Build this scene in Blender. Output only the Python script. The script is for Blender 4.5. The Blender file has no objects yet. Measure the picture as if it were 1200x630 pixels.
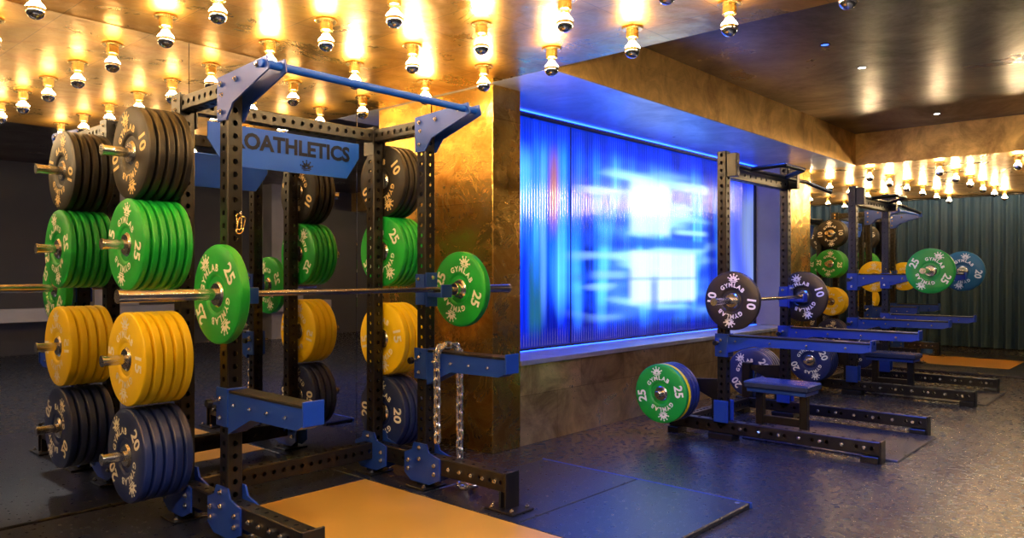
import bpy, bmesh, math, random
from mathutils import Vector, Matrix, noise
random.seed(7)
scene = bpy.context.scene
scene.view_settings.view_transform = 'Standard'

# ------------------------------------------------------------------ materials
def new_mat(name):
    m = bpy.data.materials.new(name); m.use_nodes = True
    nt = m.node_tree
    return m, nt, nt.nodes['Principled BSDF']

def mat(name, col, metal=0.0, rough=0.5, var=0.12, scale=8.0, bump=0.0, bscale=60.0, spec=0.5, emis=None, estr=0.0, coat=0.0, rv=0.2):
    m, nt, b = new_mat(name)
    N, L = nt.nodes, nt.links
    geo = N.new('ShaderNodeNewGeometry')
    nz = N.new('ShaderNodeTexNoise'); nz.inputs['Scale'].default_value = scale; nz.inputs['Detail'].default_value = 4
    L.new(geo.outputs['Position'], nz.inputs['Vector'])
    mix = N.new('ShaderNodeMix'); mix.data_type = 'RGBA'
    mix.inputs[6].default_value = (*[c*(1-var) for c in col], 1)
    mix.inputs[7].default_value = (*[min(1, c*(1+var)) for c in col], 1)
    L.new(nz.outputs['Fac'], mix.inputs[0]); L.new(mix.outputs[2], b.inputs['Base Color'])
    mr = N.new('ShaderNodeMapRange'); mr.inputs[3].default_value = max(0.01, rough*(1-rv)); mr.inputs[4].default_value = min(1, rough*(1+rv))
    L.new(nz.outputs['Fac'], mr.inputs[0]); L.new(mr.outputs[0], b.inputs['Roughness'])
    b.inputs['Metallic'].default_value = metal
    b.inputs['Specular IOR Level'].default_value = spec
    b.inputs['Coat Weight'].default_value = coat
    if bump > 0:
        n2 = N.new('ShaderNodeTexNoise'); n2.inputs['Scale'].default_value = bscale; n2.inputs['Detail'].default_value = 3
        L.new(geo.outputs['Position'], n2.inputs['Vector'])
        bp = N.new('ShaderNodeBump'); bp.inputs['Strength'].default_value = bump; bp.inputs['Distance'].default_value = 0.01
        L.new(n2.outputs['Fac'], bp.inputs['Height']); L.new(bp.outputs[0], b.inputs['Normal'])
    if emis:
        b.inputs['Emission Color'].default_value = (*emis, 1); b.inputs['Emission Strength'].default_value = estr
    return m

def leaf_mat(name, c1, c2, seamc, metal, rough, tile, swz, bump=0.15, patch=1.6, tv=0.92):
    """metal-leaf panels: brick seams + cloudy patina. swz picks the two position axes for tiling."""
    m, nt, b = new_mat(name); N, L = nt.nodes, nt.links
    geo = N.new('ShaderNodeNewGeometry'); sep = N.new('ShaderNodeSeparateXYZ'); L.new(geo.outputs['Position'], sep.inputs[0])
    comb = N.new('ShaderNodeCombineXYZ')
    if swz == 'side':   # vertical faces: (x+y, z)
        ad = N.new('ShaderNodeMath'); ad.operation = 'ADD'; L.new(sep.outputs[0], ad.inputs[0]); L.new(sep.outputs[1], ad.inputs[1])
        L.new(ad.outputs[0], comb.inputs[0]); L.new(sep.outputs[2], comb.inputs[1])
    else:
        L.new(sep.outputs[0], comb.inputs[0]); L.new(sep.outputs[1], comb.inputs[1])
    br = N.new('ShaderNodeTexBrick'); br.offset = 0.0 if swz != 'side' else 0.5
    br.inputs['Scale'].default_value = 1.0; br.inputs['Brick Width'].default_value = tile; br.inputs['Row Height'].default_value = tile*0.6 if swz=='side' else tile
    br.inputs['Mortar Size'].default_value = 0.0022; br.inputs['Mortar Smooth'].default_value = 0.4
    br.inputs['Color1'].default_value = (tv, tv, tv, 1); br.inputs['Color2'].default_value = (1, 1, 1, 1)
    br.inputs['Mortar'].default_value = (*seamc, 1)
    L.new(comb.outputs[0], br.inputs['Vector'])
    nz = N.new('ShaderNodeTexNoise'); nz.inputs['Scale'].default_value = patch; nz.inputs['Detail'].default_value = 9; nz.inputs['Roughness'].default_value = 0.70
    nz.inputs['Distortion'].default_value = 0.6
    L.new(geo.outputs['Position'], nz.inputs['Vector'])
    cr = N.new('ShaderNodeValToRGB'); cr.color_ramp.elements[0].position = 0.36; cr.color_ramp.elements[1].position = 0.62
    cr.color_ramp.elements[0].color = (*c1, 1); cr.color_ramp.elements[1].color = (*c2, 1)
    L.new(nz.outputs['Fac'], cr.inputs[0])
    mul = N.new('ShaderNodeMix'); mul.data_type = 'RGBA'; mul.blend_type = 'MULTIPLY'; mul.inputs[0].default_value = 1
    L.new(cr.outputs[0], mul.inputs[6]); L.new(br.outputs['Color'], mul.inputs[7]); L.new(mul.outputs[2], b.inputs['Base Color'])
    mr = N.new('ShaderNodeMapRange'); mr.inputs[1].default_value = 0.3; mr.inputs[2].default_value = 0.7
    mr.inputs[3].default_value = rough*1.35; mr.inputs[4].default_value = rough*0.75
    L.new(nz.outputs['Fac'], mr.inputs[0]); L.new(mr.outputs[0], b.inputs['Roughness'])
    b.inputs['Metallic'].default_value = metal
    n2 = N.new('ShaderNodeTexNoise'); n2.inputs['Scale'].default_value = 9; n2.inputs['Detail'].default_value = 4
    L.new(geo.outputs['Position'], n2.inputs['Vector'])
    bp = N.new('ShaderNodeBump'); bp.inputs['Strength'].default_value = bump; bp.inputs['Distance'].default_value = 0.02
    L.new(n2.outputs['Fac'], bp.inputs['Height']); L.new(bp.outputs[0], b.inputs['Normal'])
    return m

M = {}
M['gold_ceiling'] = leaf_mat('gold_leaf_ceiling', (0.66, 0.31, 0.05), (1.0, 0.62, 0.15), (0.5, 0.45, 0.4), 1.0, 0.30, 0.45, 'top', .25, 2.5)
M['gold_wall'] = leaf_mat('gold_leaf_wall', (0.58, 0.28, 0.05), (1.0, 0.64, 0.16), (0.45, 0.4, 0.35), 1.0, 0.25, 1.0, 'side', .3, 3.2, .85)
M['bronze_wall'] = leaf_mat('bronze_tile_wall', (0.34, 0.22, 0.08), (0.85, 0.60, 0.26), (0.4, 0.35, 0.3), 0.75, 0.32, 0.62, 'side', .25, 3.0, tv=.75)
M['bronze_beam'] = leaf_mat('bronze_leaf_beam', (0.50, 0.27, 0.08), (0.95, 0.60, 0.20), (0.85, 0.8, 0.75), 0.6, 0.42, 1.2, 'side', .2, 3)
M['soffit_under'] = leaf_mat('blue_lit_soffit', (0.42, 0.44, 0.55), (0.66, 0.68, 0.80), (0.85, 0.8, 0.75), 0.6, 0.36, 1.2, 'top')  # bronze underside coloured bluish silver so it carries the screen's blue light
M['dark_ceiling'] = leaf_mat('dark_patina_ceiling', (0.08, 0.065, 0.068), (0.27, 0.23, 0.23), (0.9, 0.9, 0.9), 0.8, 0.32, 2.4, 'top', 0.2, 0.9, tv=1)
M['rubber_floor'] = mat('rubber_floor', (0.017, 0.017, 0.022), 0, 0.27, 0.14, 22, 0.10, 160, 0.55, rv=.10)
M['rubber_mat'] = mat('rubber_mat', (0.009, 0.012, 0.024), 0, 0.28, 0.12, 30, 0.10, 220, .55, rv=.08)
M['wood'] = mat('golden_wood', (0.42, 0.235, 0.04), 0, 0.33, 0.18, 3)
M['black'] = mat('black_powder_coat', (0.007, 0.007, 0.009), 0.2, 0.34, 0.2, 20, 0.05, 300)
M['blue'] = mat('blue_powder_coat', (0.008, 0.045, 0.34), 0.2, 0.30, 0.12, 12)
M['signblue'] = mat('sign_blue', (0.002, 0.065, 0.56), 0.0, 0.5, 0.08, 6, spec=.3)
M['navytext'] = mat('sign_lettering', (0.003, 0.007, 0.03), 0.1, 0.5, spec=.2)
M['steel'] = mat('brushed_steel', (0.66, 0.64, 0.62), 1.0, 0.22, 0.1, 40)
M['darksteel'] = mat('dark_chrome', (0.25, 0.24, 0.25), 1.0, 0.25, 0.1, 40)
M['zinc'] = mat('zinc_chain', (0.85, 0.84, 0.85), 1.0, 0.24, 0.1, 60)
M['green'] = mat('green_rubber', (0.003, 0.31, 0.045), 0, 0.42, 0.12, 9, 0.05, 200)
M['yellow'] = mat('yellow_rubber', (0.88, 0.64, 0.010), 0, 0.42, 0.10, 9, 0.05, 200)
M['navy'] = mat('navy_rubber', (0.008, 0.022, 0.13), 0, 0.42, 0.15, 9, 0.05, 200)
M['blackplate'] = mat('black_rubber', (0.010, 0.009, 0.010), 0, 0.45, 0.2, 9, 0.05, 200)
M['teal'] = mat('teal_rubber', (0.01, 0.13, 0.22), 0, 0.42, 0.1, 9)
M['white'] = mat('white_print', (0.88, 0.87, 0.82), 0, 0.5, 0.03)
M['gold_print'] = mat('gold_print', (0.8, 0.60, 0.28), 0.2, 0.45, 0.03)
M['brass'] = mat('brass', (0.95, 0.64, 0.22), 1.0, 0.26, 0.08, 30)
M['chrome'] = mat('chrome', (0.85, 0.84, 0.82), 1.0, 0.08, 0.03, 30)
M['bulb'] = mat('bulb_glow', (1, 0.8, 0.5), 0, 0.3, 0.0, 5, emis=(1.0, 0.73, 0.38), estr=390)
M['mirror'] = mat('smoked_mirror', (0.74, 0.73, 0.74), 1.0, 0.012, 0.02, 1.0)
M['frame'] = mat('dark_frame', (0.02, 0.02, 0.03), 0.6, 0.3)
M['curtain'] = mat('teal_curtain', (0.003, 0.030, 0.085), 0, 0.75, 0.2, 5, 0.1, 200)
M['backwall'] = mat('dark_plaster', (0.040, 0.040, 0.048), 0, 0.6, 0.5, 1.2, 0.1, 30)
M['greycol'] = mat('grey_concrete', (0.30, 0.29, 0.32), 0, 0.6, 0.4, 2.0, 0.1, 30)
M['vinyl'] = mat('blue_black_vinyl', (0.02, 0.035, 0.11), 0, 0.25, 0.15, 10)
M['ceiling_spot'] = mat('downlight_or_fill_glow', (1, 1, 1), 0, 0.3, 0, 5, emis=(1, 0.95, 0.9), estr=25)
M['added_blue'] = mat('added_blue_glow', (.2, .4, 1), 0, 0.3, 0, 5, emis=(.05, .15, 1.0), estr=3)  # glowing disc for the added blue spots
M['plasticblue'] = mat('blue_plastic', (0.03, 0.12, 0.5), 0, 0.4)
M['ledstrip'] = mat('blue_led_strip', (0.1, 0.2, 1), 0, 0.4, 0, 5, emis=(0.01, 0.06, 1.0), estr=12)

# ------------------------------------------------------------------ mesh builder
_textcache = {}
def text_geo(s, size, bold=0.018):
    k = (s, size, bold)
    if k in _textcache: return _textcache[k]
    cu = bpy.data.curves.new('t', 'FONT'); cu.body = s; cu.size = size; cu.align_x = 'CENTER'; cu.align_y = 'CENTER'
    cu.resolution_u = 3; cu.offset = size*bold
    ob = bpy.data.objects.new('t', cu); scene.collection.objects.link(ob)
    dg = bpy.context.evaluated_depsgraph_get(); dg.update()
    me = bpy.data.meshes.new_from_object(ob.evaluated_get(dg))
    vs = [tuple(v.co) for v in me.vertices]; fs = [tuple(p.vertices) for p in me.polygons]
    bpy.data.objects.remove(ob); bpy.data.meshes.remove(me); bpy.data.curves.remove(cu)
    _textcache[k] = (vs, fs); return _textcache[k]

class MB:
    def __init__(s): s.v = []; s.f = []; s.m = []; s.mats = []
    def mi(s, name):
        if name not in s.mats: s.mats.append(name)
        return s.mats.index(name)
    def add(s, vs, fs, mname):
        o = len(s.v); s.v += [tuple(v) for v in vs]; k = s.mi(mname)
        for f in fs: s.f.append(tuple(i+o for i in f)); s.m.append(k)
    def box(s, a, b, m, bev=0.004):
        c = [(a[i]+b[i])/2 for i in range(3)]; h = [abs(b[i]-a[i])/2 for i in range(3)]
        s.obox(c, (Vector((1,0,0)), Vector((0,1,0)), Vector((0,0,1))), h, m, bev)
    def obox(s, c, ax, h, m, bev=0.004):
        bev = min(bev, min(h)*0.45); c = Vector(c)
        idx = {}; vs = []
        for sx in (-1,1):
            for sy in (-1,1):
                for sz in (-1,1):
                    sg = (sx,sy,sz)
                    for a in range(3):
                        p = c.copy()
                        for k in range(3): p = p + ax[k]*(sg[k]*(h[k] if k==a else h[k]-bev))
                        idx[(sg,a)] = len(vs); vs.append(p)
        fs = []
        for a in range(3):
            o = [k for k in range(3) if k != a]
            for sgn in (-1,1):
                q = []
                for (u,w) in ((1,1),(-1,1),(-1,-1),(1,-1)):
                    t = [0,0,0]; t[a]=sgn; t[o[0]]=u; t[o[1]]=w; q.append(idx[(tuple(t),a)])
                fs.append(q)
        for cc in range(3):
            a,b = [k for k in range(3) if k != cc]
            for sa in (-1,1):
                for sb in (-1,1):
                    t0=[0,0,0]; t0[a]=sa; t0[b]=sb; t0[cc]=-1; t1=list(t0); t1[cc]=1
                    fs.append([idx[(tuple(t0),a)], idx[(tuple(t1),a)], idx[(tuple(t1),b)], idx[(tuple(t0),b)]])
        for sx in (-1,1):
            for sy in (-1,1):
                for sz in (-1,1): fs.append([idx[((sx,sy,sz),k)] for k in range(3)])
        s.add(vs, fs, m)
    def lathe(s, o, ax, prof, m, seg=32, mfun=None):
        ax = Vector(ax).normalized(); o = Vector(o)
        u = ax.orthogonal().normalized(); w = ax.cross(u)
        vs = []
        for (a, r) in prof:
            for i in range(seg):
                t = 2*math.pi*i/seg; vs.append(o+ax*a+(u*math.cos(t)+w*math.sin(t))*max(r,1e-5))
        base = len(s.v); s.v += [tuple(v) for v in vs]
        for j in range(len(prof)-1):
            fs = [(j*seg+i, j*seg+(i+1)%seg, (j+1)*seg+(i+1)%seg, (j+1)*seg+i) for i in range(seg)]
            k = s.mi(mfun(j) if mfun else m)
            for f in fs: s.f.append(tuple(i+base for i in f)); s.m.append(k)
    def cyl(s, p0, p1, r, m, seg=16, r2=None):
        p0 = Vector(p0); d = Vector(p1)-p0; L = d.length; r2 = r if r2 is None else r2
        b = min(r*0.15, L*0.1)
        s.lathe(p0, d, [(0,0),(0,r-b),(b,r),(L-b,r2),(L,r2-b),(L,0)], m, seg)
    def prism(s, pts, ext, m):
        n = len(pts); e = Vector(ext); vs = [Vector(p) for p in pts]+[Vector(p)+e for p in pts]
        fs = [tuple(range(n)), tuple(range(2*n-1, n-1, -1))]+[(i,(i+1)%n,(i+1)%n+n,i+n) for i in range(n)]
        s.add(vs, fs, m)
    def ptube(s, p0, axis, L, wa, wb, m, sp=0.06, r=0.014, holes=(True, True)):
        """square tube centred on line p0 + axis*t with drilled holes (real openings)."""
        ax = Vector(axis).normalized(); p0 = Vector(p0)
        ref = Vector((0,0,1)) if abs(ax.z) < 0.5 else Vector((0,1,0))
        A = ref; B = ax.cross(A).normalized()
        n = max(1, round(L/sp)); cs = L/n
        for fi,(nrm, side, hn, hs) in enumerate(((A,B,wa/2,wb/2),(-A,B,wa/2,wb/2),(B,A,wb/2,wa/2),(-B,A,wb/2,wa/2))):
            has = holes[0] if fi < 2 else holes[1]
            vs = []; fs = []
            bv = 0.005
            if not has:
                q=[p0+nrm*hn+side*(hs-bv), p0+nrm*hn-side*(hs-bv), p0+ax*L+nrm*hn-side*(hs-bv), p0+ax*L+nrm*hn+side*(hs-bv)]
                s.add(q,[(0,1,2,3)],m)
            else:
                for i in range(n):
                    c = p0+ax*(cs*(i+.5))+nrm*hn; o = len(vs)
                    hw = hs-bv; hl = cs/2
                    for k in range(8):
                        ox = (1,1,0,-1,-1,-1,0,1)[k]; oy = (0,1,1,1,0,-1,-1,-1)[k]
                        vs.append(c+side*(ox*hw)+ax*(oy*hl))
                    for dd in (0, 0.006):
                        for k in range(8):
                            t = math.pi/4*k
                            vs.append(c-nrm*dd+side*(math.cos(t)*r)+ax*(math.sin(t)*r))
                    for k in range(8):
                        k2=(k+1)%8
                        fs.append((o+k,o+k2,o+8+k2,o+8+k)); fs.append((o+8+k,o+8+k2,o+16+k2,o+16+k))
                s.add(vs, fs, m)
        bv=0.005
        for sa in (-1,1):
            for sb in (-1,1):
                q=[p0+A*(sa*wa/2)+B*(sb*(wb/2-bv)), p0+B*(sb*wb/2)+A*(sa*(wa/2-bv))]
                q+= [q[1]+ax*L, q[0]+ax*L]; s.add(q,[(0,1,2,3)],m)
        for t in (0.001, L-0.001):
            c=p0+ax*t; s.add([c+A*(x*(wa/2-.003))+B*(y*(wb/2-.003)) for x,y in ((1,1),(-1,1),(-1,-1),(1,-1))],[(0,1,2,3)],m)
    def text(s, string, size, origin, right, up, m, bold=.018):
        vs, fs = text_geo(string, size, bold); o = Vector(origin); R = Vector(right); U = Vector(up)
        s.add([o+R*v[0]+U*v[1] for v in vs], fs, m)
    def crest(s, origin, right, up, k, m):
        """small laurel-like emblem: fan of petals over a bar"""
        o = Vector(origin); R = Vector(right); U = Vector(up)
        for a in (-1.25, -.62, 0, .62, 1.25):
            d = R*math.sin(a)+U*math.cos(a); e = R*math.cos(a)-U*math.sin(a)
            c = o+d*(.021*k)
            vs = [c+d*(.0145*k*math.cos(t*math.pi/5))+e*(.0066*k*math.sin(t*math.pi/5)) for t in range(10)]
            s.add(vs, [tuple(range(10))], m)
            tip = o+d*(.041*k); vs = [tip+d*(.0055*k*math.cos(t*math.pi/4))+e*(.0055*k*math.sin(t*math.pi/4)) for t in range(8)]
            s.add(vs, [tuple(range(8))], m)
        for b, w in ((-.004, .032), (-.013, .022)):
            s.add([o+R*(w*k*x)+U*((b+.003*y)*k) for x, y in ((-1,-1),(1,-1),(1,1),(-1,1))], [(0,1,2,3)], m)
    def torus(s, c, ax_long, ax_wide, L, W, r, m, seg=16, rs=8):
        c = Vector(c); a = Vector(ax_long).normalized(); b = Vector(ax_wide).normalized(); n = a.cross(b)
        vs=[]; fs=[]
        hl = L/2-W/2
        for i in range(seg):
            t=2*math.pi*i/seg; ca,sa=math.cos(t),math.sin(t)
            ctr = a*(sa*(W/2-r)+(hl if sa>0 else -hl)) + b*(ca*(W/2-r)); out = a*sa+b*ca
            for j in range(rs):
                p=2*math.pi*j/rs; vs.append(c+ctr+out*(r*math.cos(p))+n*(r*math.sin(p)))
        for i in range(seg):
            for j in range(rs):
                fs.append((i*rs+j, ((i+1)%seg)*rs+j, ((i+1)%seg)*rs+(j+1)%rs, i*rs+(j+1)%rs))
        s.add(vs,fs,m)
    def build(s, name, parent=None, smooth=True):
        me = bpy.data.meshes.new(name); me.from_pydata(s.v, [], s.f); me.update()
        bm = bmesh.new(); bm.from_mesh(me); bmesh.ops.recalc_face_normals(bm, faces=bm.faces); bm.to_mesh(me); bm.free()
        for k in s.mats: me.materials.append(M[k])
        me.polygons.foreach_set('material_index', s.m)
        if smooth:
            me.polygons.foreach_set('use_smooth', [True]*len(me.polygons))
            me.set_sharp_from_angle(angle=math.radians(32))
        ob = bpy.data.objects.new(name, me); scene.collection.objects.link(ob)
        if parent: ob.parent = parent
        return ob

def empty(name):
    e = bpy.data.objects.new(name, None); scene.collection.objects.link(e); e.empty_display_size = 0.1
    return e

def simple_box(name, a, b, m, bev=0.0):
    mb = MB(); mb.box(a, b, m, max(bev, 0.0005)); return mb.build(name, smooth=False)

# ------------------------------------------------------------------ room
XW, XE = -2.6, 15.2          # ends of the room along the mirror wall
YS, YM = -5.0, 4.36          # opposite wall, mirror plane
ZL, ZH = 2.64, 3.04
simple_box('floor', (XW, YS, -0.1), (XE+.3, 4.6, 0), 'rubber_floor')
simple_box('ceiling', (XW, YS, ZH), (XE+.3, 4.6, ZH+.1), 'dark_ceiling')
simple_box('ceiling_soffit', (XW, 0.87, ZL), (3.87, 4.6, ZH-.001), 'gold_ceiling')
simple_box('ceiling_soffit', (9.95, YS, ZL), (XE+.3, 4.6, ZH-.001), 'gold_ceiling')
mb = MB(); mb.box((3.871, 3.16, ZL+.004), (9.949, 4.6, ZH-.001), 'bronze_beam', .001); mb.box((3.872, 3.162, ZL), (9.949, 4.6, ZL+.004), 'soffit_under', .001); mb.build('ceiling_beam', smooth=False)
mb = MB(); mb.box((9.93, YS, ZL+.002), (9.949, 3.158, ZH-.002), 'bronze_beam', .001); mb.build('trim_1', smooth=False)
simple_box('wall_north', (XW, 4.38, 0), (XE+.3, 4.6, ZL), 'backwall')
simple_box('wall_south', (XW, YS-.2, 0), (XE+.3, YS, ZH), 'backwall')
simple_box('wall_west', (XW-.2, YS, 0), (XW, 4.6, ZH), 'backwall')
simple_box('wall_east', (XE+.1, YS, 0), (XE+.3, 4.6, ZL), 'backwall')
# pale columns and a ledge on the opposite wall (seen only in the mirror)
for i, x in enumerate((-1.6, 1.4, 4.6, 7.8)):
    simple_box('wall_column' , (x, YS+.001, 0), (x+.7, YS+.35, ZH-.002), 'greycol')
simple_box('wall_ledge', (XW+.01, YS+.36, 0.55), (9, YS+.6, 0.75), 'greycol')

# mirrors
mirror = empty('wall_mirror')
edges = [XW+.02, -1.6, -0.4, 0.8, 2.01, 3.2, 3.895]
for i in range(len(edges)-1):
    mb = MB(); mb.box((edges[i]+.002, YM, 0.02), (edges[i+1]-.002, 4.379, ZL-.002), 'mirror', .001); mb.build('mirror_panel_%d' % (i+1), mirror, smooth=False)
mirror2 = empty('wall_mirror')
for i, x in enumerate((9.92, 11.2, 12.5, 13.8)):
    mb = MB(); mb.box((x+.002, YM, 0.02), (x+1.27, 4.379, ZL-.002), 'mirror', .001); mb.build('mirror_panel_%d' % (i+1), mirror2, smooth=False)

# gold pillar, lower wall, ledge, pier
simple_box('gold_pillar', (3.9, 3.71, 0), (4.2, 4.379, ZL-.001), 'gold_wall', .004)
simple_box('wall_window_base', (4.201, 3.72, 0), (9.199, 4.18, 0.60), 'bronze_wall')
simple_box('window_sill', (4.201, 3.70, 0.601), (9.199, 4.18, 0.64), 'soffit_under', .004)
simple_box('gold_pillar', (9.2, 3.71, 0), (9.9, 4.379, ZL-.001), 'gold_wall', .004)
simple_box('trim_2', (9.185, 3.73, 0.645), (9.199, 4.14, ZL-.003), 'greycol')

# ------------------------------------------------------------------ LED light wall behind fluted glass
def smooth(x): x = max(0, min(1, x)); return x*x*(3-2*x)
def sbox(x, z, x0, x1, z0, z1, sx, sz):
    return smooth((x-x0)/sx+.5)*smooth((x1-x)/sx+.5)*smooth((z-z0)/sz+.5)*smooth((z1-z)/sz+.5)
def led_color(x, z):
    r = z-1.29
    fr = random.Random(int(x/0.028)); st = 0.72+0.56*fr.random()
    fr2 = random.Random(int(x/0.13)+999); st *= 0.6+0.8*fr2.random()
    nv = noise.noise(Vector((x*4.5, r*0.9, 3.1)))            # vertical smears
    nh = noise.noise(Vector((x*1.1, r*9.0, 7.7)))            # horizontal smears
    base = Vector((0.004, 0.050, 1.5))
    base = base.lerp(Vector((0.002, 0.010, 0.50)), smooth((-r-.0)/.5))
    base = base.lerp(Vector((0.015, 0.24, 2.0)), 0.8*sbox(x, r, 4.75, 5.9, -.1, 1.1, .5, .6))
    base = base.lerp(Vector((0.08, 0.52, 2.0)), max(0, min(1, nv*2.4))*sbox(x, r, 4.6, 8.6, -.4, 1.0, .6, .5))
    base = base.lerp(Vector((0.001, 0.012, 0.45)), max(0, min(.85, -nv*2.4)))
    col = base*st
    def over(c, a):
        nonlocal col
        col = col.lerp(Vector(c), max(0, min(1, a)))
    over((0.12, 0.42, 1.5), .70*sbox(x, r, 5.9, 8.0, -.45, 1.05, .6, .3)*(.7+nh))
    over((0.02, 0.10, 1.0), .45*max(0, -nh*2)*sbox(x, r, 5.4, 8.2, -.5, 1.0, .6, .2))
    over((0.38, 0.80, 1.5), .9*max(0, nh*2.4-.2)*sbox(x, r, 5.6, 8.1, -.4, 1.0, .9, .2))
    over((0.56, 0.82, 1.4), .95*sbox(x, r, 6.35, 7.10, .40, .96, .18, .08)*(.76+.24*st))
    over((0.66, 0.88, 1.4), .95*sbox(x, r, 6.35, 7.65, -.30, .22, .18, .08)*(.74+.26*st))
    over((0.35, 0.8, 1.5), .75*sbox(x, r, 7.0, 8.0, .90, .99, .4, .06))
    over((0.02, 0.12, 0.8), .85*sbox(x, r, 6.3, 7.9, .27, .36, .2, .05))
    over((0.40, 0.8, 1.5), .8*sbox(x, r, 7.2, 7.9, .42, .47, .3, .04))
    over((0.30, 0.7, 1.5), .6*sbox(x, r, 5.75, 6.3, -.05, .02, .3, .05))
    over((0.02, 0.10, 0.9), .6*sbox(x, r, 6.72, 6.86, -.5, -.05, .1, .15))
    over((0.02, 0.16, 1.0), .5*sbox(x, r, 6.3, 7.7, -.07, -.04, .3, .03))
    over((0.15, 0.45, 1.5), .6*sbox(x, r, 4.95, 5.03, -.3, .9, .05, .5))
    over((0.50, 0.16, 0.08), .7*sbox(x, r, 5.08, 5.20, .45, 1.0, .1, .4))
    over((0.10, 0.55, 1.5), .75*sbox(x, r, 4.5, 4.85, .55, 1.0, .15, .3))
    over((0.02, 0.16, 0.05), .6*sbox(x, r, 4.8, 4.97, -.5, .2, .1, .3))
    wav = 0.5+0.5*math.sin(x*9.1+math.sin(r*3)*1.3)
    over((0.20, 0.28, 0.45), .85*sbox(x, r, 8.35, 9.4, -.6, 1.0, .25, .4)*(.35+.65*wav))
    over((0.002, 0.010, 0.25), .8*sbox(x, r, 7.95, 8.25, -.7, 1.5, .2, .2))
    over((0.0, 0.02, 0.45), .8*smooth((r-.98)/.3))
    over((0.001, 0.006, 0.16), .8*smooth((-r-.42)/.22))
    return col
m, nt, b = new_mat('led_fluted_glass')
at = nt.nodes.new('ShaderNodeVertexColor'); at.layer_name = 'led'
nt.links.new(at.outputs['Color'], b.inputs['Emission Color']); b.inputs['Emission Strength'].default_value = 1.45
b.inputs['Base Color'].default_value = (0.003, 0.006, 0.02, 1); b.inputs['Roughness'].default_value = 0.12
geo = nt.nodes.new('ShaderNodeNewGeometry'); wv = nt.nodes.new('ShaderNodeTexWave'); wv.bands_direction = 'X'; wv.inputs['Scale'].default_value = 9
nt.links.new(geo.outputs['Position'], wv.inputs['Vector'])
bp = nt.nodes.new('ShaderNodeBump'); bp.inputs['Strength'].default_value = 0.35; bp.inputs['Distance'].default_value = 0.01
nt.links.new(wv.outputs['Fac'], bp.inputs['Height']); nt.links.new(bp.outputs[0], b.inputs['Normal'])
M['led'] = m
light_wall = empty('led_light_wall')
x0, x1, z0, z1 = 4.21, 9.18, 0.66, 2.60
nx, nz_ = 360, 110
vs = [(x0+(x1-x0)*i/nx, 4.15, z0+(z1-z0)*j/nz_) for j in range(nz_+1) for i in range(nx+1)]
fs = [(j*(nx+1)+i, j*(nx+1)+i+1, (j+1)*(nx+1)+i+1, (j+1)*(nx+1)+i) for j in range(nz_) for i in range(nx)]
me = bpy.data.meshes.new('fluted_screen'); me.from_pydata(vs, [], fs); me.materials.append(m)
ca = me.color_attributes.new('led', 'FLOAT_COLOR', 'POINT')
for i, v in enumerate(vs):
    c = led_color(v[0], v[2]); ca.data[i].color = (max(0,c.x), max(0,c.y), max(0,c.z), 1)
ob = bpy.data.objects.new('fluted_screen', me); scene.collection.objects.link(ob); ob.parent = light_wall
mb = MB()
mb.box((4.201, 4.12, 0.641), (9.184, 4.17, 0.662), 'frame'); mb.box((4.201, 4.12, 2.595), (9.184, 4.17, 2.638), 'frame')
for x in (4.201, 5.37, 8.29, 9.160): mb.box((x, 4.142 if x in (5.37, 8.29) else 4.12, 0.663), (x+(.007 if x in (5.37,8.29) else .022), 4.17, 2.594), 'frame', .002)
mb.build('screen_frame', light_wall)
mb = MB(); mb.box((4.23, 4.10, 2.630), (9.16, 4.118, 2.636), 'ledstrip', .001); mb.box((4.23, 4.110, .642), (9.16, 4.118, .647), 'ledstrip', .001)
mb.build('led_edge_strips', light_wall)

# ------------------------------------------------------------------ ceiling bulbs
def add_bulb(mb, x, y, z, seg=16):
    mb.lathe((x,y,z), (0,0,-1), [(0,.058),(.010,.060),(.014,.056),(.014,.034),(.060,.034),(.064,.028),(.064,.022),(.080,.020)], 'brass', seg)
    pr = [(.080,.018)]; R=.043; cz=.128; T1 = .42; T0 = .15
    for k in range(1, 6):
        t = math.pi*(T0+(T1-T0)*k/5); pr.append((cz-R*math.cos(t), R*math.sin(t)))
    mb.lathe((x,y,z), (0,0,-1), pr, 'bulb', seg)
    pr2 = [pr[-1]]
    for k in range(1, 8):
        t = math.pi*(T1+(1-T1)*k/7); pr2.append((cz-R*math.cos(t), R*math.sin(t)))
    mb.lathe((x,y,z), (0,0,-1), pr2, 'chrome', seg)
g = empty('ceiling_bulb_lights')
mb = MB()
for i in range(10):
    for j in range(6):
        add_bulb(mb, 3.52-.6*i, 4.0-.57*j, ZL)
mb.build('bulb_grid', g)
g2 = empty('ceiling_bulb_lights')
mb = MB()
for i in range(6):
    for j in range(7):
        add_bulb(mb, 10.3+.85*i, 3.9-.80*j, ZL, 10)
mb.build('bulb_grid', g2)

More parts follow.
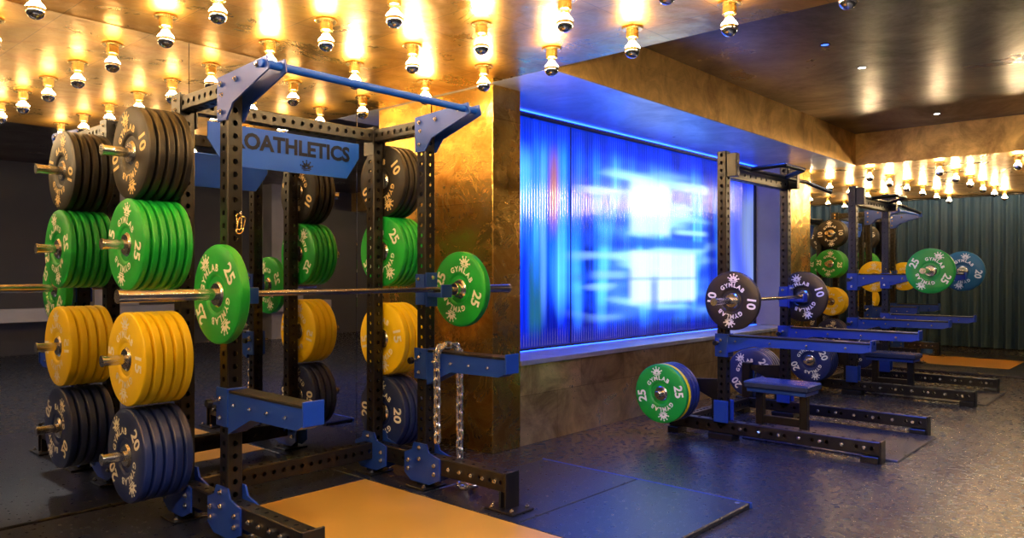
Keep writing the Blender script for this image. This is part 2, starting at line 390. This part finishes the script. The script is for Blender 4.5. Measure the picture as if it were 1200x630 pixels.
# ------------------------------------------------------------------ plates, bars
def add_plate(mb, x, y, z, t, col, dia=0.45, sgn=1, rot=0.0, num='25', face=True, prcol='white', both=False):
    """bumper plate; front face at x looking -X (thickness runs +X)."""
    R = dia/2
    prof = [(.004,.024),(.0,.028),(.0,.050),(.003,.053),(.009,.060),(.009,.082),(.002,.090),(0,.096),(0,R-.022),(.003,R-.014),(.006,R-.004),(.012,R)]
    back = [(t-a, r) for a, r in reversed(prof)]
    full = prof+back; n = len(full)
    mb.lathe((x,y,z), (1,0,0), full, col, 48, mfun=lambda j: 'steel' if (j < 4 or j >= n-5) else col)
    if face:
        for d in ((-1,),(-1,1))[both]:
            fx = x-.0012 if d < 0 else x+t+.0012
            ry = -1 if d < 0 else 1
            def frame(ang, rad):
                a = ang+rot; ca, sa = math.cos(a), math.sin(a)
                rad_v = Vector((0, ry*sa, ca)); right = Vector((0, ry*ca, -sa))
                return Vector((fx,y,z))+rad_v*rad, right, rad_v
            k = R/0.225
            for base in (0, math.pi):
                o, r_, u_ = frame(base, .158*k); mb.crest(o, r_, u_, k*1.1, prcol)
                for q, ch in enumerate('GYMLAB'):
                    o, r_, u_ = frame(base+(q-2.5)*.295, .119*k); mb.text(ch, .044*k, o, r_, u_, prcol, .04)
            for base in (math.pi/2, -math.pi/2):
                o, r_, u_ = frame(base, .158*k); mb.text(num, .095*k, o, r_, u_, prcol, .03)

def stack(name, x, y, z, n, col, t=.04, dia=.45, num='25', direction=1, prcol='white'):
    """stack starts at x (face nearest the viewer) and runs +X"""
    mb = MB()
    for i in range(n):
        add_plate(mb, x+i*(t+.001), y, z, t, col, dia, rot=random.uniform(-.7,.7) if i==0 else 0, num=num, face=(i==0), prcol=prcol)
    return mb.build(name)

def barbell(x0, x1, y, z, plates, inner, name='barbell'):
    e = empty(name)
    mb = MB(); a, b = inner
    mb.cyl((a,y,z),(b,y,z),.0145,'darksteel',16)
    for p, q, s in ((a, x0, -1), (b, x1, 1)):
        mb.cyl((p-s*.0,y,z),(p+s*.035,y,z),.038,'steel',24)
        mb.cyl((p+s*.03,y,z),(q,y,z),.026,'steel',24)
        mb.cyl((q-s*.004,y,z),(q+s*.003,y,z),.029,'steel',24)
    mb.build('bar', e)
    for (xf, t, col, num, dia, rot) in plates:
        mb = MB(); add_plate(mb, xf, y, z, t, col, dia, rot=rot, num=num, both=True); mb.build('weight_plate', e)
    return e

def bolt(mb, p, n, r=.013, m='steel'):
    p = Vector(p); n = Vector(n); mb.cyl(p, p+n*.010, r, m, 6); mb.cyl(p+n*.008, p+n*.018, r*.55, m, 8)

W = .076
def spotter_arm(parent, x, yf, y_end, zt, h=.10, tail=.09):
    mb = MB(); w = .045
    mb.box((x-W/2-.012, yf-W/2-.012, zt-.16), (x-W/2-.002, yf+W/2+.012, zt+.02), 'blue')
    mb.box((x+W/2+.002, yf-W/2-.012, zt-.16), (x+W/2+.012, yf+W/2+.012, zt+.02), 'blue')
    mb.box((x-W/2-.012, yf-W/2-.020, zt-.16), (x+W/2+.012, yf-W/2-.006, zt+.02), 'blue')
    pts = [(x-w, yf-W/2-.02, zt), (x-w, y_end, zt), (x-w, y_end, zt-h*.7), (x-w, y_end+.05, zt-h*.95), (x-w, yf-W/2-.22, zt-h), (x-w, yf-W/2-.02, zt-h-tail)]
    mb.prism(pts, (2*w,0,0), 'blue')
    mb.box((x-w-.004, y_end-.006, zt), (x+w+.004, yf-W/2-.03, zt+.014), 'black')
    mb.box((x-w-.006, y_end-.012, zt-h*.75), (x+w+.006, y_end-.001, zt+.03), 'blue')
    for s in (-1, 1):
        for k in range(4): bolt(mb, (x+s*w, yf-.12-(yf-y_end-.2)*k/3.3, zt-h*.5), (s,0,0), .009)
        bolt(mb, (x+s*(W/2+.012), yf, zt-.12), (s,0,0)); bolt(mb, (x+s*(W/2+.012), yf, zt-.03), (s,0,0))
    mb.cyl((x-W/2-.06, yf+.02, zt-.05), (x+W/2+.05, yf+.02, zt-.05), .010, 'steel', 10)
    mb.cyl((x-W/2-.075, yf+.02, zt-.05), (x-W/2-.05, yf+.02, zt-.05), .02, 'black', 12)
    return mb.build('spotter_arm', parent)

def jcup(parent, x, yf, zb):
    mb = MB(); y1 = yf-W/2-.004
    mb.box((x-.044, y1-.012, zb-.10), (x+.044, y1, zb+.10), 'blue')
    for s in (-1,1):
        a, b = sorted((x+s*(W/2+.003), x+s*(W/2+.012)))
        mb.box((a, y1, zb-.09), (b, y1+.08, zb+.09), 'blue')
    mb.box((x-.04, y1-.13, zb-.045), (x+.04, y1-.012, zb-.0165), 'blue')
    mb.box((x-.036, y1-.125, zb-.0165), (x+.036, y1-.014, zb-.0150), 'black', .0005)
    mb.box((x-.04, y1-.142, zb-.045), (x+.04, y1-.128, zb+.03), 'blue')
    bolt(mb, (x, y1-.012, zb+.07), (0,-1,0))
    for s in (-1,1): bolt(mb, (x+s*(W/2+.012), y1+.045, zb+.06), (s,0,0))
    return mb.build('j_cup', parent)

def base_gusset(mb, x, y, z0, big=True):
    for s in (-1, 1):
        a = x+s*(W/2+.001); e = (s*.009,0,0)
        pts = [(a,y+.055,z0+.26),(a,y-.055,z0+.26),(a,y-.075,z0+.215),(a,y-.17,z0+.19),(a,y-.17,z0+.07),(a,y-.08,z0+.03),(a,y+.08,z0+.03),(a,y+.14,z0+.07),(a,y+.14,z0+.19),(a,y+.075,z0+.215)]
        mb.prism(pts, e, 'blue')
        for (dy,dz) in ((0,.235),(0,.17),(-.13,.15),(-.13,.10),(.10,.15),(.10,.10)):
            bolt(mb, (a+s*.009, y+dy, z0+dz), (s,0,0), .014)

def full_rack(xl, xr, yf, yr, H, z0, ybase, arms, jz, sign=True, bar_y=None, pegs=(0.40,0.87,1.43,1.88), wall_end=0.12):
    e = empty('power_rack')
    mb = MB()
    for x in (xl, xr):
        for y in (yf, yr): mb.ptube((x,y,z0+.01), (0,0,1), H-z0-.01, W, W, 'black')
        mb.ptube((x, yf+W/2, H-.05), (0,1,0), yr-yf-W, W, W, 'black')
        mb.ptube((x, ybase, z0+.145), (0,1,0), yf-W/2-ybase, .10, W, 'black', .08, .012)
        mb.ptube((x, yf+W/2, z0+.145), (0,1,0), yr-yf-W, .10, W, 'black', .08, .012)
        for k in range(5):
            for s in (-1,1): bolt(mb, (x+s*W/2, ybase+.08+k*(yf-ybase-.32)/4, z0+.145), (s,0,0), .012)
        mb.box((x-.055, ybase-.012, z0+.0), (x+.055, ybase+.002, z0+.205), 'black')
        mb.box((x-.085, ybase-.09, z0), (x+.085, ybase+.12, z0+.012), 'black')
        mb.box((x-.05, ybase+.03, z0+.01), (x+.05, ybase+.045, z0+.10), 'black')
        for s in (-1,1):
            bolt(mb, (x+s*.062, ybase-.06, z0+.012), (0,0,1), .013); bolt(mb, (x+s*.062, ybase+.08, z0+.012), (0,0,1), .013)
        for y in (yf, yr):
            mb.box((x-.09, y-.08, z0), (x+.09, y+.08, z0+.012), 'black')
            for s in (-1,1): bolt(mb, (x+s*.07, y-.06, z0+.012), (0,0,1), .013)
    mb.ptube((xl+W/2, yr, H-.05), (1,0,0), xr-xl-W, W, W, 'black')
    mb.ptube((xl+W/2, yr, z0+.145), (1,0,0), xr-xl-W, .10, W, 'black')
    for x in (xl, xr):
        for s in (-1,1):
            for y in (yf, yr):
                bolt(mb, (x+s*W/2, y, H-.03), (s,0,0), .012); bolt(mb, (x+s*W/2, y, H-.08), (s,0,0), .012)
    mb.build('frame', e)
    mb = MB()
    for x in (xl, xr):
        base_gusset(mb, x, yf, z0); base_gusset(mb, x, yr, z0)
        for s in (-1,1):
            a = x+s*(W/2+.001)
            yb = yf-.37
            mb.prism([(a,yf+.045,H+.005),(a,yb-.03,H+.03),(a,yb-.045,H-.03),(a,yf-.10,H-.13),(a,yf-.04,H-.20),(a,yf+.045,H-.20)], (s*.008,0,0), 'blue')
            for (dy,dz) in ((0,-.03),(0,-.16),(-.14,-.03),(-.33,0.0)): bolt(mb, (a+s*.008, yf+dy, H+dz), (s,0,0), .013)
            mb.prism([(a,yr-.05,H+.004),(a,yr+.05,H+.004),(a,yr+.05,H-.17),(a,yr-.05,H-.17)], (s*.007,0,0), 'black')
    mb.cyl((xl-.06, yf-.37, H), (xr+.06, yf-.37, H), .019, 'signblue', 20)
    mb.build('brackets_and_pull_up_bar', e)
    if sign:
        mb = MB(); y = yr-W/2-.012
        za, zb = 1.865, 2.085
        pts = [(xl+.10,y,zb),(xr-.16,y,zb),(xr-.16,y,zb-.09),(xr-.25,y,za),(xl+.19,y,za),(xl+.10,y,zb-.09)]
        mb.prism(pts, (0,.008,0), 'signblue')
        mb.text('PROATHLETICS', .118, ((xl+xr)/2-.03, y-.0015, zb-.08), (1,0,0), (0,0,1), 'navytext', .04)
        mb.crest(((xl+xr)/2+.08, y-.0015, za+.035), (1,0,0), (0,0,1), 1.0, 'navytext')
        mb.build('name_sign', e)
    mb = MB()
    for zz in pegs:
        for x, s in ((xl,-1),(xr,1)):
            mb.cyl((x+s*W/2, yr, zz), (x+s*(W/2+.36), yr, zz), .0245, 'steel', 20)
            mb.box((x+s*W/2-.006, yr-.05, zz-.05), (x+s*W/2+.006, yr+.05, zz+.05), 'black')
            mb.cyl((x+s*(W/2+.355), yr, zz), (x+s*(W/2+.363), yr, zz), .028, 'steel', 20)
    mb.build('storage_pegs', e)
    for (x, zt) in arms: spotter_arm(e, x, yf, ybase+.0, zt)
    if jz:
        for x in (xl, xr): jcup(e, x, yf, jz)
    return e

# ---- rack 1 (left foreground)
Z0 = .03
xl, xr, yf, yr = 1.76, 2.98, 3.38, 3.87
rack = full_rack(xl, xr, yf, yr, 2.205, Z0+.001, 2.70, ((xl,.735),(xr,.83)), 1.195)
for (zz, n, col, t, d, num, pc) in ((1.88,5,'blackplate',.044,.46,'10','gold_print'),(1.43,6,'green',.040,.45,'25','white'),(.87,5,'yellow',.048,.46,'15','white'),(.40,5,'navy',.048,.46,'20','white')):
    stack('weight_plate_stack', xl-W/2-.012-n*(t+.001), yr, zz, n, col, t, d, num, prcol=pc)
    stack('weight_plate_stack', xr+W/2+.012, yr, zz, n-(1 if n>4 else 0), col, t, d, num, prcol=pc)
yb = yf-W/2-.004-.07
barbell(1.21, 3.58, yb, 1.195, [(1.625,.055,'green','25',.45,-.6),(3.135,.055,'green','25',.45,.35)], (1.70,3.10))
# band hook on the left upright
mb = MB()
mb.cyl((xl-.0, yf-W/2-.002, 1.56), (xl-.0, yf-W/2-.05, 1.57), .006, 'steel', 8)
mb.torus((xl, yf-W/2-.035, 1.53), (0,0,1), (1,0,0), .08, .03, .003, 'brass')
mb.torus((xl+.012, yf-W/2-.03, 1.515), (.25,0,1), (1,0,0), .09, .04, .003, 'brass')
mb.build('pin_lanyard', rack)

# chain over the right spotter arm
mb = MB(); pitch = .052
def strand(x, y, ztop, zbot, ph=0):
    n = int((ztop-zbot)/pitch)
    for i in range(n):
        z = ztop-i*pitch
        wide = (1,0,0) if (i+ph)%2 else (0,1,0)
        mb.torus((x+random.uniform(-.003,.003), y, z), (0,0,1), wide, .076, .052, .0092, 'zinc')
strand(xr-.075, 3.20, .82, .30); strand(xr+.075, 3.17, .82, .10, 1)
for i in range(5):
    t = (i+.5)/5*math.pi
    mb.torus((xr-.075*math.cos(t), 3.19, .845+.03*math.sin(t)), (math.sin(t),0,math.cos(t)), (0,1,0) if i%2 else (-math.cos(t),0,math.sin(t)), .076, .052, .0092, 'zinc')
for i in range(7):
    a = i*1.1; mb.torus((xr+.10+.05*math.cos(a), 3.12+.05*math.sin(a), Z0+.028+.004*i), (-math.sin(a),math.cos(a),0), (0,0,1) if i%2 else (math.cos(a),math.sin(a),.15), .076, .052, .0092, 'zinc')
mb.build('lifting_chain')

# platform under rack 1
pf = empty('lifting_platform')
mb = MB()
mb.box((.35, 1.81, 0), (1.885, 4.34, Z0), 'rubber_mat', .006)
mb.box((2.835, 1.81, 0), (3.95, 2.53, Z0), 'rubber_mat', .006)
mb.box((2.835, 2.535, 0), (3.95, 3.28, Z0), 'rubber_mat', .006)
mb.box((1.89, 3.775, 0), (2.83, 4.34, Z0), 'rubber_mat', .006)
mb.box((2.835, 3.285, 0), (3.60, 4.34, Z0), 'rubber_mat', .006)
mb.box((1.89, 1.81, 0), (2.83, 2.0, Z0), 'rubber_mat', .006)
for (x, y) in ((3.9,1.86),(3.9,3.22),(2.9,1.86)): mb.cyl((x,y,Z0),(x,y,Z0+.003),.015,'steel',12)
mb.box((3.95,1.80,0),(3.962,3.29,Z0+.002),'blue',.002)
mb.build('rubber_tiles', pf)
mb = MB(); mb.box((1.887, 2.002, 0.001), (2.833, 3.773, Z0), 'wood', .002); mb.build('wood_inlay', pf)

# ------------------------------------------------------------------ half racks 2 and 3
def half_rack(xl, xr, yf, H, arm_z, arm_end, jz=None, ybase=1.58):
    e = empty('half_rack'); mb = MB(); yr = yf+.36
    for x in (xl, xr):
        mb.ptube((x,yf,.10), (0,0,1), H-.10, W, W, 'black')
        mb.ptube((x,ybase,.095), (0,1,0), yr+.1-ybase, .095, W, 'black', .10, .016)
        mb.box((x-.05, ybase-.012, .0), (x+.05, ybase+.002, .15), 'black')
        mb.box((x-.07, ybase, 0), (x+.07, ybase+.12, .045), 'black'); mb.box((x-.07, yf-.1, 0), (x+.07, yf+.1, .045), 'black'); mb.box((x-.07, yr, 0), (x+.07, yr+.1, .045), 'black')
        for k in range(7):
            for s in (-1,1): bolt(mb, (x+s*W/2, ybase+.10+k*.15, .095), (s,0,0), .014)
        mb.box((x-W/2, yr-W/2, .14), (x+W/2, yr+W/2, .46), 'black')
        mb.prism([(x-.006,yf+W/2,.14),(x-.006,yf+W/2,.46),(x-.006,yr-W/2,.44),(x-.006,yr-W/2,.40),(x-.006,yf+W/2+.06,.30),(x-.006,yf+W/2+.06,.14)], (.012,0,0), 'black')
    mb.ptube((xl+W/2, yr, .095), (1,0,0), xr-xl-W, .09, W, 'black')
    mb.ptube((xl+W/2, yf, H-.16), (1,0,0), xr-xl-W, .09, W, 'black', .10)
    z = H-.12
    mb.cyl((xl-.02, yf-.10, z), (xr+.25, yf-.10, z), .018, 'black')
    mb.cyl((xl+.25, yf-.10, z), (xl+.40, yf-.32, z+.03), .018, 'black'); mb.cyl((xr-.25, yf-.10, z), (xr-.40, yf-.32, z+.03), .018, 'black')
    mb.cyl((xl+.40, yf-.32, z+.03), (xr-.40, yf-.32, z+.03), .018, 'black')
    mb.cyl((xr+.25, yf-.10, z), (xr+.32, yf-.30, z-.10), .018, 'black')
    for x in (xl, xr): mb.box((x-.03, yf-.12, H-.2), (x+.03, yf-W/2, H-.02), 'black')
    mb.build('frame', e)
    mb = MB()
    for x, s in ((xl,-1),(xr,1)):
        mb.cyl((x+s*W/2, yr, .35), (x+s*(W/2+.36), yr, .35), .0245, 'steel', 18); mb.box((x+s*W/2-.006, yr-.05,.30),(x+s*W/2+.006,yr+.05,.40),'blue')
        mb.box((x-.055, yf-.06, .13), (x-.04, yf+.06, .30), 'blue'); mb.box((x+.04, yf-.06, .13), (x+.055, yf+.06, .30), 'blue')
    mb.build('storage_pegs', e)
    for z, ye in zip(arm_z, arm_end):
        for x in (xl, xr): spotter_arm(e, x, yf, ye, z, .065, .06)
    if jz:
        for x in (xl, xr): jcup(e, x, yf, jz)
    return e

def low_bench(x0, x1, y0, y1, zt):
    e = empty('low_bench'); mb = MB()
    mb.box((x0, y0, zt-.055), (x1, y1, zt), 'vinyl', .015); mb.build('pad', e)
    mb = MB()
    mb.box((x0+.02, y0+.02, zt-.085), (x1-.02, y1-.02, zt-.056), 'blue', .004)
    cx, cy = (x0+x1)/2, (y0+y1)/2
    for y in (y0+.08, y1-.08):
        mb.box((cx-.03, y-.03, .04), (cx+.03, y+.03, zt-.084), 'black'); mb.box((x0, y-.035, 0.013), (x1, y+.035, .045), 'black')
    mb.box((cx-.025, y0+.1, .10), (cx+.025, y1-.1, .16), 'black')
    mb.build('legs', e)

half_rack(5.5, 6.7, 2.735, 2.24, (.80,), (1.64,), 1.08)
yb2 = 2.735-W/2-.004-.07
barbell(5.12, 7.24, yb2, 1.08, [(5.40,.04,'blackplate','10',.45,.1),(6.80,.04,'blackplate','10',.45,-.3)], (5.44,6.80))
stack('weight_plate_stack', 5.15, 3.095, .35, 1, 'green', .045, .46, '25')
stack('weight_plate_stack', 5.197, 3.095, .35, 1, 'yellow', .035, .46, '15')
stack('weight_plate_stack', 5.235, 3.095, .35, 3, 'navy', .045, .46, '20')
stack('weight_plate_stack', 6.76, 3.095, .35, 5, 'navy', .045, .46, '20')
low_bench(5.68, 5.98, 2.15, 2.66, .44)
simple_box('rubber_mat', (5.58, 1.50, 0), (6.62, 2.62, .012), 'rubber_mat', .003)

half_rack(8.45, 9.6, 2.71, 2.22, (1.27, .80), (1.89, 1.80), None)
barbell(8.08, 10.12, 1.95, 1.313, [(8.35,.045,'green','25',.45,.5),(9.76,.045,'teal','20',.45,.2)], (8.395,9.76))
stack('weight_plate_stack', 8.16, 3.07, .35, 5, 'navy', .045, .46, '20')
stack('weight_plate_stack', 9.66, 3.07, .35, 5, 'navy', .045, .46, '20')
low_bench(8.62, 8.92, 2.15, 2.66, .44)
simple_box('rubber_mat', (8.53, 1.50, 0), (9.52, 2.62, .012), 'rubber_mat', .003)

# ---- rack 4 (far)
full_rack(11.75, 12.95, 3.55, 4.02, 2.2, Z0+.001, 2.9, ((11.75,.8),(12.95,.8)), 1.24, sign=True)
for (zz, n, col, num) in ((1.88,4,'blackplate','10'),(1.43,5,'green','25'),(.87,4,'yellow','15'),(.40,4,'navy','20')):
    stack('weight_plate_stack', 11.75-W/2-.012-n*.046, 4.02, zz, n, col, .045, .42, num)
    stack('weight_plate_stack', 12.95+W/2+.012, 4.02, zz, n, col, .045, .42, num)
yb4 = 3.55-W/2-.004-.07
barbell(11.2, 13.5, yb4, 1.24, [(11.62,.05,'yellow','15',.45,0),(13.10,.05,'yellow','15',.45,.4)], (11.67,13.10))
pf = empty('lifting_platform')
mb = MB(); mb.box((11.0, 1.5, 0), (11.74, 4.34, Z0), 'rubber_mat', .006); mb.box((12.96, 1.5, 0), (13.7, 4.34, Z0), 'rubber_mat', .006)
mb.box((11.745,1.5,0),(12.955,1.8,Z0),'rubber_mat'); mb.box((11.745,3.6,0),(12.955,4.34,Z0),'rubber_mat'); mb.build('rubber_tiles', pf)
mb = MB(); mb.box((11.742,1.802,.001),(12.958,3.598,Z0),'wood',.002); mb.build('wood_inlay', pf)
mb = MB(); mb.lathe((13.3,3.15,Z0+.001),(0,0,1),[(0,0),(0,.08),(.16,.095),(.17,.10),(.17,.085),(.02,.07),(.02,0)],'plasticblue',24); mb.build('chalk_bucket')

# ------------------------------------------------------------------ curtain
mb = MB(); n = 900; y0c, y1c = -4.8, 4.3
vs=[]; fs=[]
for i in range(n+1):
    y = y0c+(y1c-y0c)*i/n
    for j, z in enumerate((.02, 1.3, 2.60)):
        a = .045*(1.1-.25*j); dx = a*math.sin(y*34+1.2*math.sin(y*3.1))+.015*math.sin(y*71+j)
        vs.append((15.02+dx, y, z))
for i in range(n):
    for j in range(2): fs.append((i*3+j, (i+1)*3+j, (i+1)*3+j+1, i*3+j+1))
mb.add(vs, fs, 'curtain'); mb.build('curtain')
mb = MB(); mb.cyl((15.02,-4.8,2.62),(15.02,4.3,2.62),.012,'black'); mb.build('curtain_rail')

# ------------------------------------------------------------------ downlights, plus added fill and blue spots
def ceiling_spot(x, y, z, power, size=2.3, col=(1,.97,.94), face='ceiling_spot'):
    mb = MB()
    mb.lathe((x,y,z), (0,0,-1), [(0,.040),(.004,.040),(.004,.030),(.002,.028)], 'black', 24)
    mb.lathe((x,y,z), (0,0,-1), [(.002,.028),(.002,0)], face, 24)
    ob = mb.build('downlight_or_fill')
    l = bpy.data.lights.new('downlight_or_fill_beam', 'SPOT'); l.energy = power; l.color = col; l.spot_size = size; l.spot_blend = .8; l.shadow_soft_size = .05
    lo = bpy.data.objects.new('downlight_or_fill_beam', l); lo.location = (x, y, z-.02); scene.collection.objects.link(lo); lo.parent = ob
for x in (6.77, 9.28): ceiling_spot(x, 2.1, ZH, 70)
for x in (5.0, 7.5, 9.28): ceiling_spot(x, -0.2, ZH, 110)
for x in (-1.5, 0.4, 2.3): ceiling_spot(x, 0.4, ZH, 370, 2.6)  # fill spots added around the camera to light the plates from the front
for x in (0.0, 3.5): ceiling_spot(x, -2.6, ZH, 80)  # more added fill, behind the camera
for (x, y) in ((4.5, 2.1), (5.9, 2.1)): ceiling_spot(x, y, ZH, 380, 1.5, (.02, .10, 1.0), 'added_blue')  # invented blue spots that tint the floor around rack 2

w = bpy.data.worlds.new('World'); scene.world = w; w.use_nodes = True
w.node_tree.nodes['Background'].inputs[0].default_value = (0.02, 0.02, 0.03, 1); w.node_tree.nodes['Background'].inputs[1].default_value = 0.2

# ------------------------------------------------------------------ camera
cam = bpy.data.cameras.new('camera'); co = bpy.data.objects.new('camera', cam); scene.collection.objects.link(co)
cam.sensor_width = 36; cam.lens = 36*885/1200; cam.shift_y = 5/1200; cam.clip_start = .05
a = math.radians(42.1)
fwd = Vector((math.cos(a), math.sin(a), 0))
co.location = (0, 0, 1.29); co.rotation_euler = fwd.to_track_quat('-Z', 'Y').to_euler()
scene.camera = co
